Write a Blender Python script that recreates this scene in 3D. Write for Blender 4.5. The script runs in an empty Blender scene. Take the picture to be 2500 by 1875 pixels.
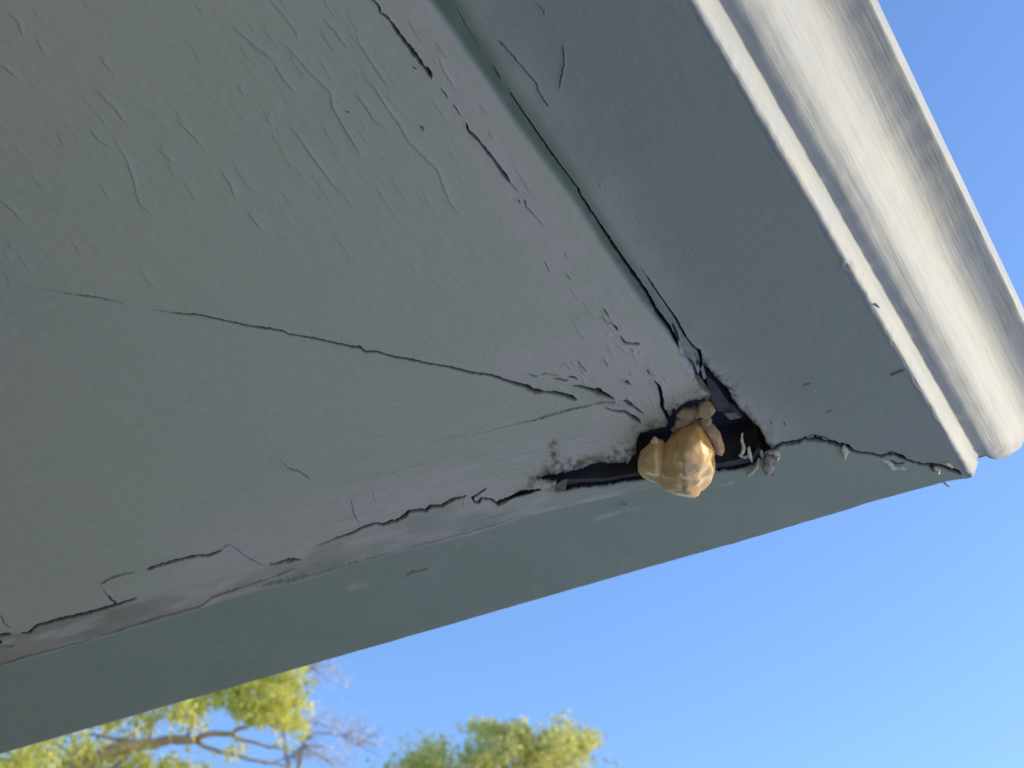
import bpy, math, random
import numpy as np
from mathutils import Vector, Matrix, noise as mnoise

# ------------------------------------------------------------------ camera, sky, sun
SC = bpy.context.scene
COL = SC.collection
F, PITCH, ROLL = 3600.0, math.radians(39), math.radians(4)
CAM = np.array([0.0, 0.0, 1.6]); H = 0.9
r0 = np.array([1.0, 0, 0]); u0 = np.array([0, -math.sin(PITCH), math.cos(PITCH)])
FW = np.array([0, math.cos(PITCH), math.sin(PITCH)])
RT = r0 * math.cos(ROLL) + u0 * math.sin(ROLL)
UP = -r0 * math.sin(ROLL) + u0 * math.cos(ROLL)
cd = bpy.data.cameras.new('camera'); cam = bpy.data.objects.new('camera', cd); COL.objects.link(cam)
cam.matrix_world = Matrix(((RT[0], UP[0], -FW[0], CAM[0]), (RT[1], UP[1], -FW[1], CAM[1]), (RT[2], UP[2], -FW[2], CAM[2]), (0, 0, 0, 1)))
cd.sensor_width = 36; cd.lens = 36 * F / 2500; cd.clip_start = 0.02; cd.clip_end = 3000
cd.dof.use_dof = True; cd.dof.focus_distance = 1.30; cd.dof.aperture_fstop = 10
SC.camera = cam
SUN_EL, SUN_AZ = math.radians(6.5), math.radians(8)      # azimuth measured from +x towards +y
sd = Vector((math.cos(SUN_EL) * math.cos(SUN_AZ), math.cos(SUN_EL) * math.sin(SUN_AZ), math.sin(SUN_EL)))
W = bpy.data.worlds.new('World'); SC.world = W; W.use_nodes = True
nt = W.node_tree; bg = nt.nodes['Background']
sky = nt.nodes.new('ShaderNodeTexSky'); sky.sky_type = 'NISHITA'; sky.sun_disc = False
sky.sun_elevation = math.radians(14); sky.sun_rotation = math.radians(90) - SUN_AZ
sky.air_density = 1.0; sky.dust_density = 0.6; sky.ozone_density = 1.6
hs = nt.nodes.new('ShaderNodeHueSaturation'); hs.inputs['Saturation'].default_value = 1.22; hs.inputs['Hue'].default_value = .513; nt.links.new(sky.outputs[0], hs.inputs['Color']); nt.links.new(hs.outputs[0], bg.inputs[0]); bg.inputs[1].default_value = 0.15
sl = bpy.data.lights.new('sun', 'SUN'); sl.energy = 1.3; sl.angle = math.radians(0.5); sl.color = (1, 0.87, 0.70)
so = bpy.data.objects.new('sun', sl); COL.objects.link(so); so.rotation_euler = sd.to_track_quat('Z', 'Y').to_euler()
SC.view_settings.view_transform = 'Standard'; SC.view_settings.look = 'None'
SC.view_settings.exposure = 1.42; SC.view_settings.gamma = 1

rng = np.random.default_rng(7); random.seed(7)

# ------------------------------------------------------------------ helpers
def ray(px, py):
    px = np.asarray(px, float); py = np.asarray(py, float)
    return (px[..., None] - 1250) * RT - (py[..., None] - 937.5) * UP + F * FW
def pos(px, py, drop=0.0):            # where the view of the photo's point meets the plane `drop` mm under the soffit
    d = ray(px, py); return CAM + d * ((H - np.asarray(drop) / 1000.0)[..., None] / d[..., 2:3]) if np.ndim(drop) else CAM + d * ((H - drop / 1000.0) / d[..., 2:3])
def far(px, py, dist):
    d = ray(px, py); d = d / np.linalg.norm(d, axis=-1, keepdims=True); return Vector(CAM + d * dist)
def tag(o, label=None, cat=None, group=None, kind=None):
    if label: o['label'] = label
    if cat: o['category'] = cat
    if group: o['group'] = group
    if kind: o['kind'] = kind
    return o
def empty(name, loc=(0, 0, 0)):
    o = bpy.data.objects.new(name, None); o.location = loc; COL.objects.link(o); return o
def link(name, me, mat, parent=None, smooth=True):
    o = bpy.data.objects.new(name, me); COL.objects.link(o)
    if mat: me.materials.append(mat)
    if parent: o.parent = parent; o.matrix_parent_inverse = Matrix.Translation(-Vector(parent.location))
    if smooth: me.polygons.foreach_set('use_smooth', np.ones(len(me.polygons), bool))
    return o
def npmesh(name, V, Q, k=4):
    me = bpy.data.meshes.new(name); me.vertices.add(len(V)); me.vertices.foreach_set('co', np.asarray(V, np.float32).ravel())
    n = len(Q); me.loops.add(n * k); me.loops.foreach_set('vertex_index', np.asarray(Q, np.int32).ravel())
    me.polygons.add(n); me.polygons.foreach_set('loop_start', np.arange(0, n * k, k, dtype=np.int32)); me.update(calc_edges=True); return me
class MB:
    def __init__(s): s.v = []; s.f = []
    def tube(s, pts, rad, n=8, cap=True):
        pts = [Vector(p) for p in pts]; b = len(s.v); m = len(pts)
        for i, p in enumerate(pts):
            t = (pts[min(i + 1, m - 1)] - pts[max(i - 1, 0)]).normalized()
            a = t.orthogonal().normalized() if i == 0 else (a - t * a.dot(t)).normalized()
            c = t.cross(a)
            for k in range(n):
                w = 2 * math.pi * k / n; s.v.append(p + (a * math.cos(w) + c * math.sin(w)) * rad[i])
        for i in range(m - 1):
            for k in range(n):
                k2 = (k + 1) % n; s.f.append((b + i * n + k, b + i * n + k2, b + (i + 1) * n + k2, b + (i + 1) * n + k))
        if cap: s.f.append(tuple(b + k for k in range(n))[::-1]); s.f.append(tuple(b + (m - 1) * n + k for k in range(n)))
    def prism(s, poly, h):            # polygon (3D points) swept by vector h
        b = len(s.v); n = len(poly); s.v += [Vector(p) for p in poly] + [Vector(p) + Vector(h) for p in poly]
        s.f.append(tuple(range(b, b + n))[::-1]); s.f.append(tuple(range(b + n, b + 2 * n)))
        for k in range(n): s.f.append((b + k, b + (k + 1) % n, b + n + (k + 1) % n, b + n + k))
    def ball(s, c, r, axes=None, n=12):
        b = len(s.v); c = Vector(c); A = axes or (Vector((1, 0, 0)), Vector((0, 1, 0)), Vector((0, 0, 1)))
        if not hasattr(r, '__len__'): r = (r, r, r)
        for i in range(n + 1):
            th = math.pi * i / n
            for k in range(2 * n):
                ph = math.pi * k / n
                s.v.append(c + A[0] * r[0] * math.sin(th) * math.cos(ph) + A[1] * r[1] * math.sin(th) * math.sin(ph) + A[2] * r[2] * math.cos(th))
        for i in range(n):
            for k in range(2 * n):
                k2 = (k + 1) % (2 * n); s.f.append((b + i * 2 * n + k, b + i * 2 * n + k2, b + (i + 1) * 2 * n + k2, b + (i + 1) * 2 * n + k))
    def mesh(s, name):
        me = bpy.data.meshes.new(name); me.from_pydata([tuple(v) for v in s.v], [], s.f); me.update(); return me
    def build(s, name, mat, parent=None, smooth=True): return link(name, s.mesh(name), mat, parent, smooth)

def M(name): 
    m = bpy.data.materials.new(name); m.use_nodes = True; t = m.node_tree; return m, t, t.nodes['Principled BSDF']
def N(t, typ, **kw):
    n = t.nodes.new(typ)
    for k, v in kw.items():
        if k in n.inputs: n.inputs[k].default_value = v
        else: setattr(n, k, v)
    return n
def mixc(t, fac, a, b):
    n = t.nodes.new('ShaderNodeMix'); n.data_type = 'RGBA'
    for s, v in ((n.inputs[0], fac), (n.inputs[6], a), (n.inputs[7], b)):
        if isinstance(v, bpy.types.NodeSocket): t.links.new(v, s)
        elif isinstance(v, (int, float)): s.default_value = v
        else: s.default_value = (*v, 1)
    return n.outputs[2]
def ramp(t, src, a, b):
    n = t.nodes.new('ShaderNodeMapRange'); n.inputs[1].default_value = a; n.inputs[2].default_value = b; t.links.new(src, n.inputs[0]); return n.outputs[0]
def coords(t, rotz=0, scale=(1, 1, 1)):
    c = t.nodes.new('ShaderNodeTexCoord'); m = t.nodes.new('ShaderNodeMapping'); m.vector_type = 'TEXTURE'
    m.inputs['Rotation'].default_value = (0, 0, rotz); m.inputs['Scale'].default_value = scale
    t.links.new(c.outputs['Object'], m.inputs[0]); return m.outputs[0]
def noisetex(t, vec, scale, detail=4, rough=0.55):
    n = N(t, 'ShaderNodeTexNoise'); n.inputs['Scale'].default_value = scale; n.inputs['Detail'].default_value = detail; n.inputs['Roughness'].default_value = rough
    t.links.new(vec, n.inputs['Vector']); return n.outputs['Fac']
def bump(t, bsdf, items):
    prev = None
    for src, st, dist in items:
        b = t.nodes.new('ShaderNodeBump'); b.inputs['Strength'].default_value = st; b.inputs['Distance'].default_value = dist
        t.links.new(src, b.inputs['Height'])
        if prev: t.links.new(prev, b.inputs['Normal'])
        prev = b.outputs[0]
    t.links.new(prev, bsdf.inputs['Normal'])

# ------------------------------------------------------------------ materials
def paint_mat(name, base, alt, ang):
    m, t, b = M(name)
    v = coords(t); s = coords(t, math.radians(ang), (8, 1, 1))
    big = noisetex(t, v, 9, 3); mid = noisetex(t, v, 60, 4); fine = noisetex(t, v, 420, 3)
    streak = noisetex(t, s, 160, 4)
    c = mixc(t, ramp(t, big, .35, .65), base, alt)
    at = N(t, 'ShaderNodeAttribute', attribute_name='wear_tint'); sep = t.nodes.new('ShaderNodeSeparateColor'); t.links.new(at.outputs['Color'], sep.inputs[0])
    c = mixc(t, sep.outputs[1], c, WEATHER_LIGHT)
    c = mixc(t, sep.outputs[2], c, CAULK_SHADED)
    def mulf(x, k):
        n = t.nodes.new('ShaderNodeMath'); n.operation = 'MULTIPLY'; t.links.new(x, n.inputs[0])
        if isinstance(k, float): n.inputs[1].default_value = k
        else: t.links.new(k, n.inputs[1])
        return n.outputs[0]
    c = mixc(t, mulf(ramp(t, streak, .55, .8), .16), c, tuple(x * .72 for x in base))
    c = mixc(t, mulf(ramp(t, mid, .5, .8), .14), c, tuple(x * 1.18 for x in base))
    c = mixc(t, at.outputs['Alpha'], c, STAIN)
    c = mixc(t, sep.outputs[0], c, GRIME_SHADE)
    t.links.new(c, b.inputs['Base Color']); b.inputs['Roughness'].default_value = .55; spn = ramp(t, sep.outputs[0], .6, 0); sp2 = mulf(spn, .35); t.links.new(sp2, b.inputs['Specular IOR Level'])
    bump(t, b, [(fine, .25, .0006), (mid, .35, .0015), (streak, .15, .0012)])
    return m
WEATHER_LIGHT = (.63, .55, .50); CAULK_SHADED = (.145, .19, .15); STAIN = (.20, .145, .08); GRIME_SHADE = (.014, .017, .03)  # weathered, caulk and grime tones also carry painted light and shade
m_up = paint_mat('soffit_paint_upper', (.545, .52, .42), (.575, .53, .43), 57)
m_lo = paint_mat('soffit_paint_lower', (.54, .515, .418), (.57, .525, .428), -33)
m_rt = paint_mat('frieze_paint_dimmed', (.325, .335, .29), (.345, .335, .30), 57)  # base darker than the soffit, putting this board's dimmer light into it
m_bt = paint_mat('trim_paint_dimmed', (.335, .365, .295), (.37, .385, .325), -33)  # darker base takes in the weaker light on the lower board

m_crown, t, b = M('white_gloss_paint')
s = coords(t, math.radians(57), (14, 1, 1)); st = noisetex(t, s, 190, 5, .6); v = coords(t); dirt = noisetex(t, v, 14, 4)
s2 = coords(t, math.radians(57), (22, 1, 1)); st2 = noisetex(t, s2, 420, 2, .5)
c = mixc(t, ramp(t, st, .45, .85), (.345, .36, .38), (.285, .285, .285)); c = mixc(t, ramp(t, dirt, .5, 1.1), c, (.5, .46, .40))
at = N(t, 'ShaderNodeAttribute', attribute_name='wear_tint'); sep = t.nodes.new('ShaderNodeSeparateColor'); t.links.new(at.outputs['Color'], sep.inputs[0])
c = mixc(t, sep.outputs[0], c, (.10, .10, .10))
t.links.new(c, b.inputs['Base Color']); b.inputs['Roughness'].default_value = .6; b.inputs['Specular IOR Level'].default_value = .25
bump(t, b, [(st, .5, .0012), (st2, .3, .0006), (noisetex(t, v, 300, 2), .15, .0006)])

def simple(name, a, c2, scale, rough=.8, bs=.5, bd=.002, lo=.35, hi=.65, detail=5):
    m, t, b = M(name); v = coords(t); n = noisetex(t, v, scale, detail); c = mixc(t, ramp(t, n, lo, hi), a, c2)
    t.links.new(c, b.inputs['Base Color']); b.inputs['Roughness'].default_value = rough
    if bs: bump(t, b, [(n, bs, bd)])
    return m
m_cav = simple('cavity_shade_navy', (.035, .048, .11), (.05, .05, .09), 90, .9, .6, .003)  # navy tone carries the shade inside the hole
m_raft = simple('navy_framing', (.045, .055, .095), (.10, .085, .085), 60, .85, .6, .003)  # framing wood with the hole's navy shade put into its colour
m_flake = simple('paint_flake', (.40, .43, .45), (.28, .28, .33), 120, .6)
m_caulk = simple('white_caulk', (.80, .76, .64), (.55, .50, .42), 160, .45, .3, .001)
m_caulkg = simple('grey_caulk', (.34, .31, .30), (.44, .41, .40), 120, .4, .3, .001)
m_wood = simple('bare_wood_splinter', (.23, .19, .15), (.13, .11, .09), 200, .8)
m_roof = simple('roof_shingles', (.10, .095, .09), (.06, .06, .06), 30, .95)
m_wall = simple('unseen_dark_wall', (.075, .08, .055), (.06, .065, .045), 6, .9)
m_ground = simple('dry_lawn', (.08, .10, .04), (.12, .12, .06), .35, .95, .3, .02)
m_bounce = simple('bounce_paving', (.86, .83, .76), (.80, .77, .70), 1.5, .9, .3, .005)
m_bark = simple('bark', (.60, .44, .28), (.34, .25, .18), 9, .9, .8, .02)
m_twig = simple('pale_twig', (.50, .40, .34), (.36, .28, .25), 9, .9, .4, .01)

def foam_mat(name, a, c2, sss, rough, coat):
    m, t, b = M(name); v = coords(t); n1 = noisetex(t, v, 45, 3); n2 = noisetex(t, v, 260, 3)
    c = mixc(t, ramp(t, n1, .4, .65), a, c2); t.links.new(c, b.inputs['Base Color'])
    b.inputs['Roughness'].default_value = rough; b.inputs['Subsurface Weight'].default_value = sss
    b.inputs['Subsurface Radius'].default_value = (1, .5, .2); b.inputs['Subsurface Scale'].default_value = .008
    b.inputs['Coat Weight'].default_value = coat; b.inputs['Coat Roughness'].default_value = .28
    bump(t, b, [(n1, .25, .003), (n2, .08, .0006)]); return m
m_foam = foam_mat('cured_foam', (.66, .385, .15), (.58, .35, .155), .2, .38, .75)
m_crust = foam_mat('brown_foam', (.36, .25, .17), (.46, .31, .19), .1, .7, .0)  # darker, browner foam for the crust and curl
m_nub = foam_mat('pale_foam', (.80, .62, .44), (.74, .55, .36), .3, .4, .2)

def leaf_mat(name, a, c2, tr):
    m = bpy.data.materials.new(name); m.use_nodes = True; t = m.node_tree; b = t.nodes['Principled BSDF']
    at = N(t, 'ShaderNodeAttribute', attribute_name='tone'); c = mixc(t, at.outputs['Fac'], a, c2)
    t.links.new(c, b.inputs['Base Color']); b.inputs['Roughness'].default_value = .5
    tl = t.nodes.new('ShaderNodeBsdfTranslucent'); t.links.new(c, tl.inputs[0]); mx = t.nodes.new('ShaderNodeMixShader'); mx.inputs[0].default_value = tr
    t.links.new(b.outputs[0], mx.inputs[1]); t.links.new(tl.outputs[0], mx.inputs[2]); t.links.new(mx.outputs[0], t.nodes['Material Output'].inputs[0]); return m
m_leaf = leaf_mat('yellow_green_leaf', (.40, .45, .08), (.92, .84, .26), .55)
m_leaf2 = leaf_mat('olive_leaf', (.40, .45, .13), (.90, .82, .33), .55)
m_mauve = leaf_mat('mauve_leaf', (.50, .54, .82), (.70, .62, .66), .6)

# ------------------------------------------------------------------ numeric fields over the underside
def lines(*segs): return np.concatenate([np.arange(a, b, s) for a, b, s in segs] + [[segs[-1][1]]])
gx = lines((-1400, -20, 40), (-20, 1300, 2.0), (1300, 1920, 1.5), (1920, 2400, 2.0), (2400, 2440, 10))
gy = lines((-1000, -20, 40), (-20, 820, 2.0), (820, 1260, 1.5), (1260, 1900, 2.0), (1900, 2600, 35))
GX, GY = np.meshgrid(gx, gy)
def ip(y, pts, flip=False):           # pts as (x, y); returns x at y (or y at x with flip)
    a = np.array(pts, float)
    X, Y = (a[:, 0], a[:, 1]) if flip else (a[:, 1], a[:, 0])
    r = np.interp(y, X, Y)
    s0 = (Y[1] - Y[0]) / (X[1] - X[0]); s1 = (Y[-1] - Y[-2]) / (X[-1] - X[-2])
    return np.where(y < X[0], Y[0] + s0 * (y - X[0]), np.where(y > X[-1], Y[-1] + s1 * (y - X[-1]), r))
lat = rng.random((64, 64, 8))
def vnoise(x, y, s, k=0):
    x = x / s + 31.7 * k; y = y / s + 17.3 * k; xi = np.floor(x).astype(int); yi = np.floor(y).astype(int); fx = x - xi; fy = y - yi
    fx = fx * fx * (3 - 2 * fx); fy = fy * fy * (3 - 2 * fy); L = lat[:, :, k % 8]
    g = lambda i, j: L[(xi + i) % 64, (yi + j) % 64]
    return (g(0, 0) * (1 - fx) + g(1, 0) * fx) * (1 - fy) + (g(0, 1) * (1 - fx) + g(1, 1) * fx) * fy - .5
def fbm(x, y, s, k=0): return vnoise(x, y, s, k) + .5 * vnoise(x, y, s / 2.1, k + 1) + .25 * vnoise(x, y, s / 4.3, k + 2)
def sm(x, a, b): t = np.clip((x - a) / (b - a), 0, 1); return t * t * (3 - 2 * t)
# outer silhouette
XO = [(1692, 0), (1842, 265), (1980, 500), (2132, 749), (2238, 930), (2339, 1108), (2366, 1160)]
YO = [(-1400, 2247), (0, 1842), (1800, 1324), (1950, 1279), (2140, 1222), (2256, 1190), (2305, 1177), (2340, 1170), (2362, 1168), (2420, 1148)]
xo = ip(gy, XO) + 1.5 * fbm(gy, gy * 0, 23, 3)
GX = np.minimum(GX, xo[:, None])
yo = ip(gx, YO, True) + np.where(gx > 1850, 1.2 * fbm(gx, gx * 0, 40, 2), 1.2 * fbm(gx, gx * 0, 90, 2))
GYc = np.minimum(GY, yo[None, :]); 
# main joints
CREASE = [(1075, -40), (1100, 0), (1138, 72), (1201, 165), (1243, 230), (1302, 316), (1361, 401), (1412, 468), (1416, 481), (1458, 544), (1494, 600), (1543, 670), (1575, 714), (1605, 768), (1630, 801), (1654, 844), (1673, 868), (1695, 898), (1711, 931), (1733, 961), (1869, 1076), (1885, 1096)]
BANDL = [(1020, -35), (1043, 0), (1156, 158), (1264, 316), (1338, 415), (1412, 515), (1458, 591), (1517, 675), (1560, 735), (1605, 790), (1650, 850), (1700, 930)]
MITRE = [(-700, 500), (135, 710), (193, 721), (231, 725), (309, 743), (366, 755), (434, 765), (487, 769), (593, 793), (689, 808), (704, 816), (771, 827), (858, 847), (878, 848), (890, 859), (916, 858), (964, 872), (994, 876), (1034, 885), (1106, 898), (1146, 909), (1197, 916), (1251, 935), (1305, 953), (1370, 963), (1400, 972), (1500, 995), (1630, 1020), (1900, 1100)]
JOINT = [(-1400, 1945), (0, 1551), (27, 1546), (50, 1546), (72, 1544), (90, 1527), (122, 1519), (163, 1508), (212, 1496), (267, 1481), (335, 1460), (480, 1428), (651, 1382), (683, 1374), (705, 1368), (737, 1365), (774, 1332), (831, 1310), (864, 1299), (889, 1286), (915, 1277), (933, 1281), (958, 1272), (965, 1274), (991, 1257), (998, 1248), (1027, 1245), (1038, 1247), (1052, 1236), (1077, 1236), (1106, 1219), (1142, 1209), (1168, 1227), (1175, 1216), (1197, 1219), (1215, 1232), (1247, 1212), (1280, 1204), (1323, 1201), (1381, 1197), (1576, 1168), (1750, 1150), (1840, 1136), (1880, 1098), (1911, 1082), (1936, 1080), (1965, 1072), (1990, 1072), (2018, 1077), (2041, 1084), (2069, 1090), (2082, 1101), (2107, 1106), (2142, 1112), (2180, 1110), (2211, 1122), (2249, 1133), (2291, 1136), (2325, 1147), (2420, 1170)]
BLINE = [(-1400, 1990), (0, 1628), (226, 1564), (484, 1489), (599, 1451), (745, 1418), (853, 1382), (998, 1342), (1142, 1310), (1287, 1259), (1400, 1234), (1500, 1212), (1600, 1188), (1750, 1158)]
CORNER = [(1885, 1096, 5), (1911, 1082, 6), (1936, 1080, 9), (1965, 1072, 5), (1990, 1072, 9), (2018, 1077, 5), (2041, 1084, 10), (2069, 1090, 9), (2082, 1101, 5), (2107, 1106, 4), (2142, 1112, 6), (2180, 1110, 4), (2211, 1122, 5), (2249, 1133, 5), (2291, 1136, 7), (2325, 1147, 8), (2345, 1158, 8)]
HOLE = [(1305, 1166), (1363, 1155), (1417, 1139), (1460, 1126), (1500, 1126), (1533, 1129), (1551, 1103), (1556, 1070), (1562, 1054), (1598, 1046), (1627, 1038), (1632, 1024), (1642, 996), (1652, 1000), (1662, 985), (1700, 975), (1733, 962), (1711, 931), (1700, 905), (1708, 874), (1703, 868), (1718, 886), (1742, 911), (1779, 951), (1792, 975), (1808, 998), (1844, 1031), (1858, 1050), (1869, 1074), (1884, 1094), (1866, 1108), (1840, 1136), (1793, 1147), (1750, 1151), (1700, 1160), (1576, 1168), (1525, 1175), (1475, 1186), (1417, 1187), (1381, 1197), (1356, 1201), (1352, 1188), (1359, 1174), (1330, 1170)]
TAIL = [(1200, 1219), (1212, 1222), (1247, 1209), (1272, 1197), (1318, 1193), (1322, 1198), (1290, 1207), (1250, 1218), (1214, 1231)]
def inpoly(X, Y, poly):
    P = np.array(poly, float); r = np.zeros(X.shape, bool); n = len(P)
    for i in range(n):
        x1, y1 = P[i]; x2, y2 = P[(i + 1) % n]
        if y1 == y2: continue
        r ^= ((Y > min(y1, y2)) & (Y <= max(y1, y2)) & (X < (Y - y1) * (x2 - x1) / (y2 - y1) + x1))
    return r
crack = np.zeros(GX.shape, np.float32); groove = np.zeros(GX.shape, np.float32); relief = np.zeros(GX.shape, np.float32); lip = np.zeros(GX.shape, np.float32)
def jag(pts, wd, step=6, amp=1.1):
    out = []; cum = 0; tot = sum(math.hypot(b2[0] - a[0], b2[1] - a[1]) for a, b2 in zip(pts[:-1], pts[1:])); ph = rng.uniform(0, 9); te = min(.3, 9 / max(tot, 1))
    for a, b2 in zip(pts[:-1], pts[1:]):
        L = math.hypot(b2[0] - a[0], b2[1] - a[1]); n = max(1, int(L / step))
        for k in range(n):
            u = k / n; j = 0 if k == 0 else amp; q = (cum + L * u) / max(tot, 1); tp = min(1, .35 + .65 * min(q, 1 - q) / te)
            out.append((a[0] + (b2[0] - a[0]) * u + rng.normal() * j * .7, a[1] + (b2[1] - a[1]) * u + rng.normal() * j * .7, (a[2] + (b2[2] - a[2]) * u) * wd * tp * float(np.clip(1 + .17 * rng.normal(), .5, 1.5))))
        cum += L
    out.append((pts[-1][0], pts[-1][1], pts[-1][2] * wd * .35)); return out
def seg_window(x1, y1, x2, y2, m):
    i0, i1 = np.searchsorted(gx, (min(x1, x2) - m, max(x1, x2) + m)); j0, j1 = np.searchsorted(gy, (min(y1, y2) - m, max(y1, y2) + m))
    return slice(j0, j1), slice(i0, i1)
def segdist(sl_, x1, y1, x2, y2):
    X = GX[sl_]; Y = GYc[sl_]; dx, dy = x2 - x1, y2 - y1; L2 = dx * dx + dy * dy + 1e-6
    t = np.clip(((X - x1) * dx + (Y - y1) * dy) / L2, 0, 1); d = np.hypot(X - x1 - t * dx, Y - y1 - t * dy); sg = np.sign((X - x1) * dy - (Y - y1) * dx); return d, t, sg
def crackline(pts, w=None, wd=1.0, dark=1.0, depth=1.0, amp=1.1):
    pts = [(p[0], p[1], p[2] if len(p) > 2 else w) for p in pts]
    for a, b2 in zip(*(lambda q: (q[:-1], q[1:]))(jag(pts, wd, amp=amp))):
        s_ = seg_window(*a[:2], *b2[:2], 14); d, t_, sg = segdist(s_, *a[:2], *b2[:2]); wv = np.maximum(.35, a[2] + (b2[2] - a[2]) * t_)
        k = np.minimum(1, wv / 2.2); v = (1 - sm(d, wv * .5 - .2, wv * .5 + 1.4)) * k
        crack[s_] = np.maximum(crack[s_], v * dark); groove[s_] = np.maximum(groove[s_], v * depth * (1 + .35 * wv))
        lip[s_] = np.maximum(lip[s_], np.exp(-((d - wv * .5 - 2.5) / 2.2) ** 2) * k * .45)
def stepline(pts, amp=.35, dark=.25, width=5):
    pts = [(p[0], p[1], 1) for p in pts]; q = jag(pts, 1, 9, .9); n = len(q) - 1
    for i, (a, b2) in enumerate(zip(q[:-1], q[1:])):
        s_ = seg_window(*a[:2], *b2[:2], width * 5); d, t_, sg = segdist(s_, *a[:2], *b2[:2]); u = (i + t_) / n; tap = np.clip(np.sin(np.pi * u) * 1.6, 0, 1)
        v = np.where(sg > 0, np.exp(-d / (width * 1.9)), np.exp(-(d / 2.6) ** 2)) * amp * tap
        relief[s_] = np.where(np.abs(v) > np.abs(relief[s_]), v, relief[s_]); crack[s_] = np.maximum(crack[s_], np.exp(-(d / 1.3) ** 2) * dark * tap)  # dark accent along each ridge stands in for its weak shading
def z3(pts, ox, oy, s): return [(ox + p[0] / s, oy + p[1] / s, *p[2:]) for p in pts]
# the mitre crack
crackline([(60, 700, .4), (135, 710, 1), (193, 721, 1.8), (231, 725, 2), (309, 743, 1)], dark=.7)
crackline([(366, 755, .8), (434, 765, 1.8), (487, 769, 2.6), (593, 793, 3), (689, 808, 3.4), (704, 816, 2.4), (771, 827, 3.6), (858, 847, 4.4), (878, 848, 5.4), (890, 859, 5), (916, 858, 3.6), (964, 872, 3.8), (994, 876, 4.8), (1034, 885, 3.6), (1106, 898, 4), (1146, 909, 5.5), (1197, 916, 5.5), (1251, 935, 7), (1285, 944, 11), (1305, 955, 10), (1322, 956, 6), (1370, 963, 8), (1400, 973, 9), (1408, 975, 3)], amp=.8)
crackline([(1395, 940, 1.5), (1415, 944, 6), (1431, 948, 8), (1460, 957, 15), (1480, 966, 10), (1500, 975, 3)], amp=.8)
crackline([(1040, 1080, .5), (1197, 1051, .8), (1251, 1037, 1), (1308, 1024, 2), (1345, 1013, 2), (1392, 1000, 2.5), (1453, 987, 1.5)], dark=.75)
crackline([(1475, 995, 2), (1500, 1003, 5), (1525, 1005, 5), (1545, 1018, 8), (1562, 1031, 12)], dark=.8)
crackline([(1520, 978, 4), (1535, 985, 14), (1545, 993, 5), (1569, 1009, 6)], dark=.75)
crackline([(1450, 985, 3), (1500, 982, 3), (1495, 988, 4)], dark=.5)
crackline([(1580, 901, 2), (1586, 915, 3)]); crackline([(1597, 928, 2.5), (1609, 944, 8), (1615, 974, 7), (1616, 996, 7), (1630, 1018, 9), (1638, 1030, 8)])
crackline([(1350, 924, 2), (1370, 926, 4), (1388, 928, 2)], dark=.8); crackline([(1388, 920, 3), (1400, 921, 4), (1410, 926, 4)]); crackline([(1285, 915, 1.5), (1312, 919, 2.5)], dark=.7)
crackline([(1318, 915, 1.5), (1364, 915, 2)], dark=.5); crackline([(1409, 881, 2), (1432, 908, 3)], dark=.5); crackline([(1372, 882, 1.5), (1392, 902, 2)], dark=.5)
crackline([(1521, 930, 4), (1530, 934, 9), (1539, 940, 3)], dark=.7); crackline([(1540, 853, 5), (1544, 857, 5)], dark=.7)
crackline([(1472, 753, 2), (1486, 772, 3)], dark=.75); crackline([(1465, 775, 4), (1473, 778, 3), (1480, 788, 3), (1495, 788, 3)], dark=.4)
crackline([(1496, 791, 3), (1503, 800, 6), (1508, 807, 5)], dark=.85); crackline([(1514, 821, 5), (1527, 837, 5), (1543, 840, 3), (1560, 839, 6)], dark=.8)
crackline([(1375, 620, 2), (1383, 631, 2)], dark=.5); crackline([(1383, 670, 3), (1391, 681, 5)], dark=.4); crackline([(1326, 638, 2), (1342, 665, 2)], dark=.35)
crackline([(1472, 874, 2), (1483, 895, 3)], dark=.3)
# upper open crack
crackline([(905, -20, 3), (911, 0, 4), (925, 18, 5), (927, 31, 5), (947, 45, 5), (976, 87, 9), (1012, 134, 11), (1030, 160, 8), (1046, 175, 10), (1052, 192, 5)], dark=.85, amp=.9)
crackline([(1004, 161, 2), (1010, 167, 3), (1018, 168, 1)], dark=.5)
crackline([(1074, 213, 2), (1092, 239, 4)], dark=.6); crackline([(1105, 253, 3), (1124, 282, 3)], dark=.8)
crackline([(1137, 300, 3), (1144, 322, 5), (1157, 333, 8), (1179, 358, 6), (1215, 405, 8), (1228, 425, 8), (1244, 446, 7)], dark=.72, amp=.9); crackline([(1137, 300, 3), (1144, 322, 6), (1157, 333, 7)], dark=1)
crackline([(1244, 446, 2), (1265, 470, 2.5)], dark=.6); crackline([(1266, 490, 6), (1268, 495, 6)], dark=.5); crackline([(1280, 488, 4), (1283, 506, 3), (1305, 528, 2), (1330, 555, 1)], dark=.45)
crackline([(847, 272, 6), (850, 273, 6)], dark=1); crackline([(1026, 308, 9), (1033, 318, 6)], dark=.2)
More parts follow.
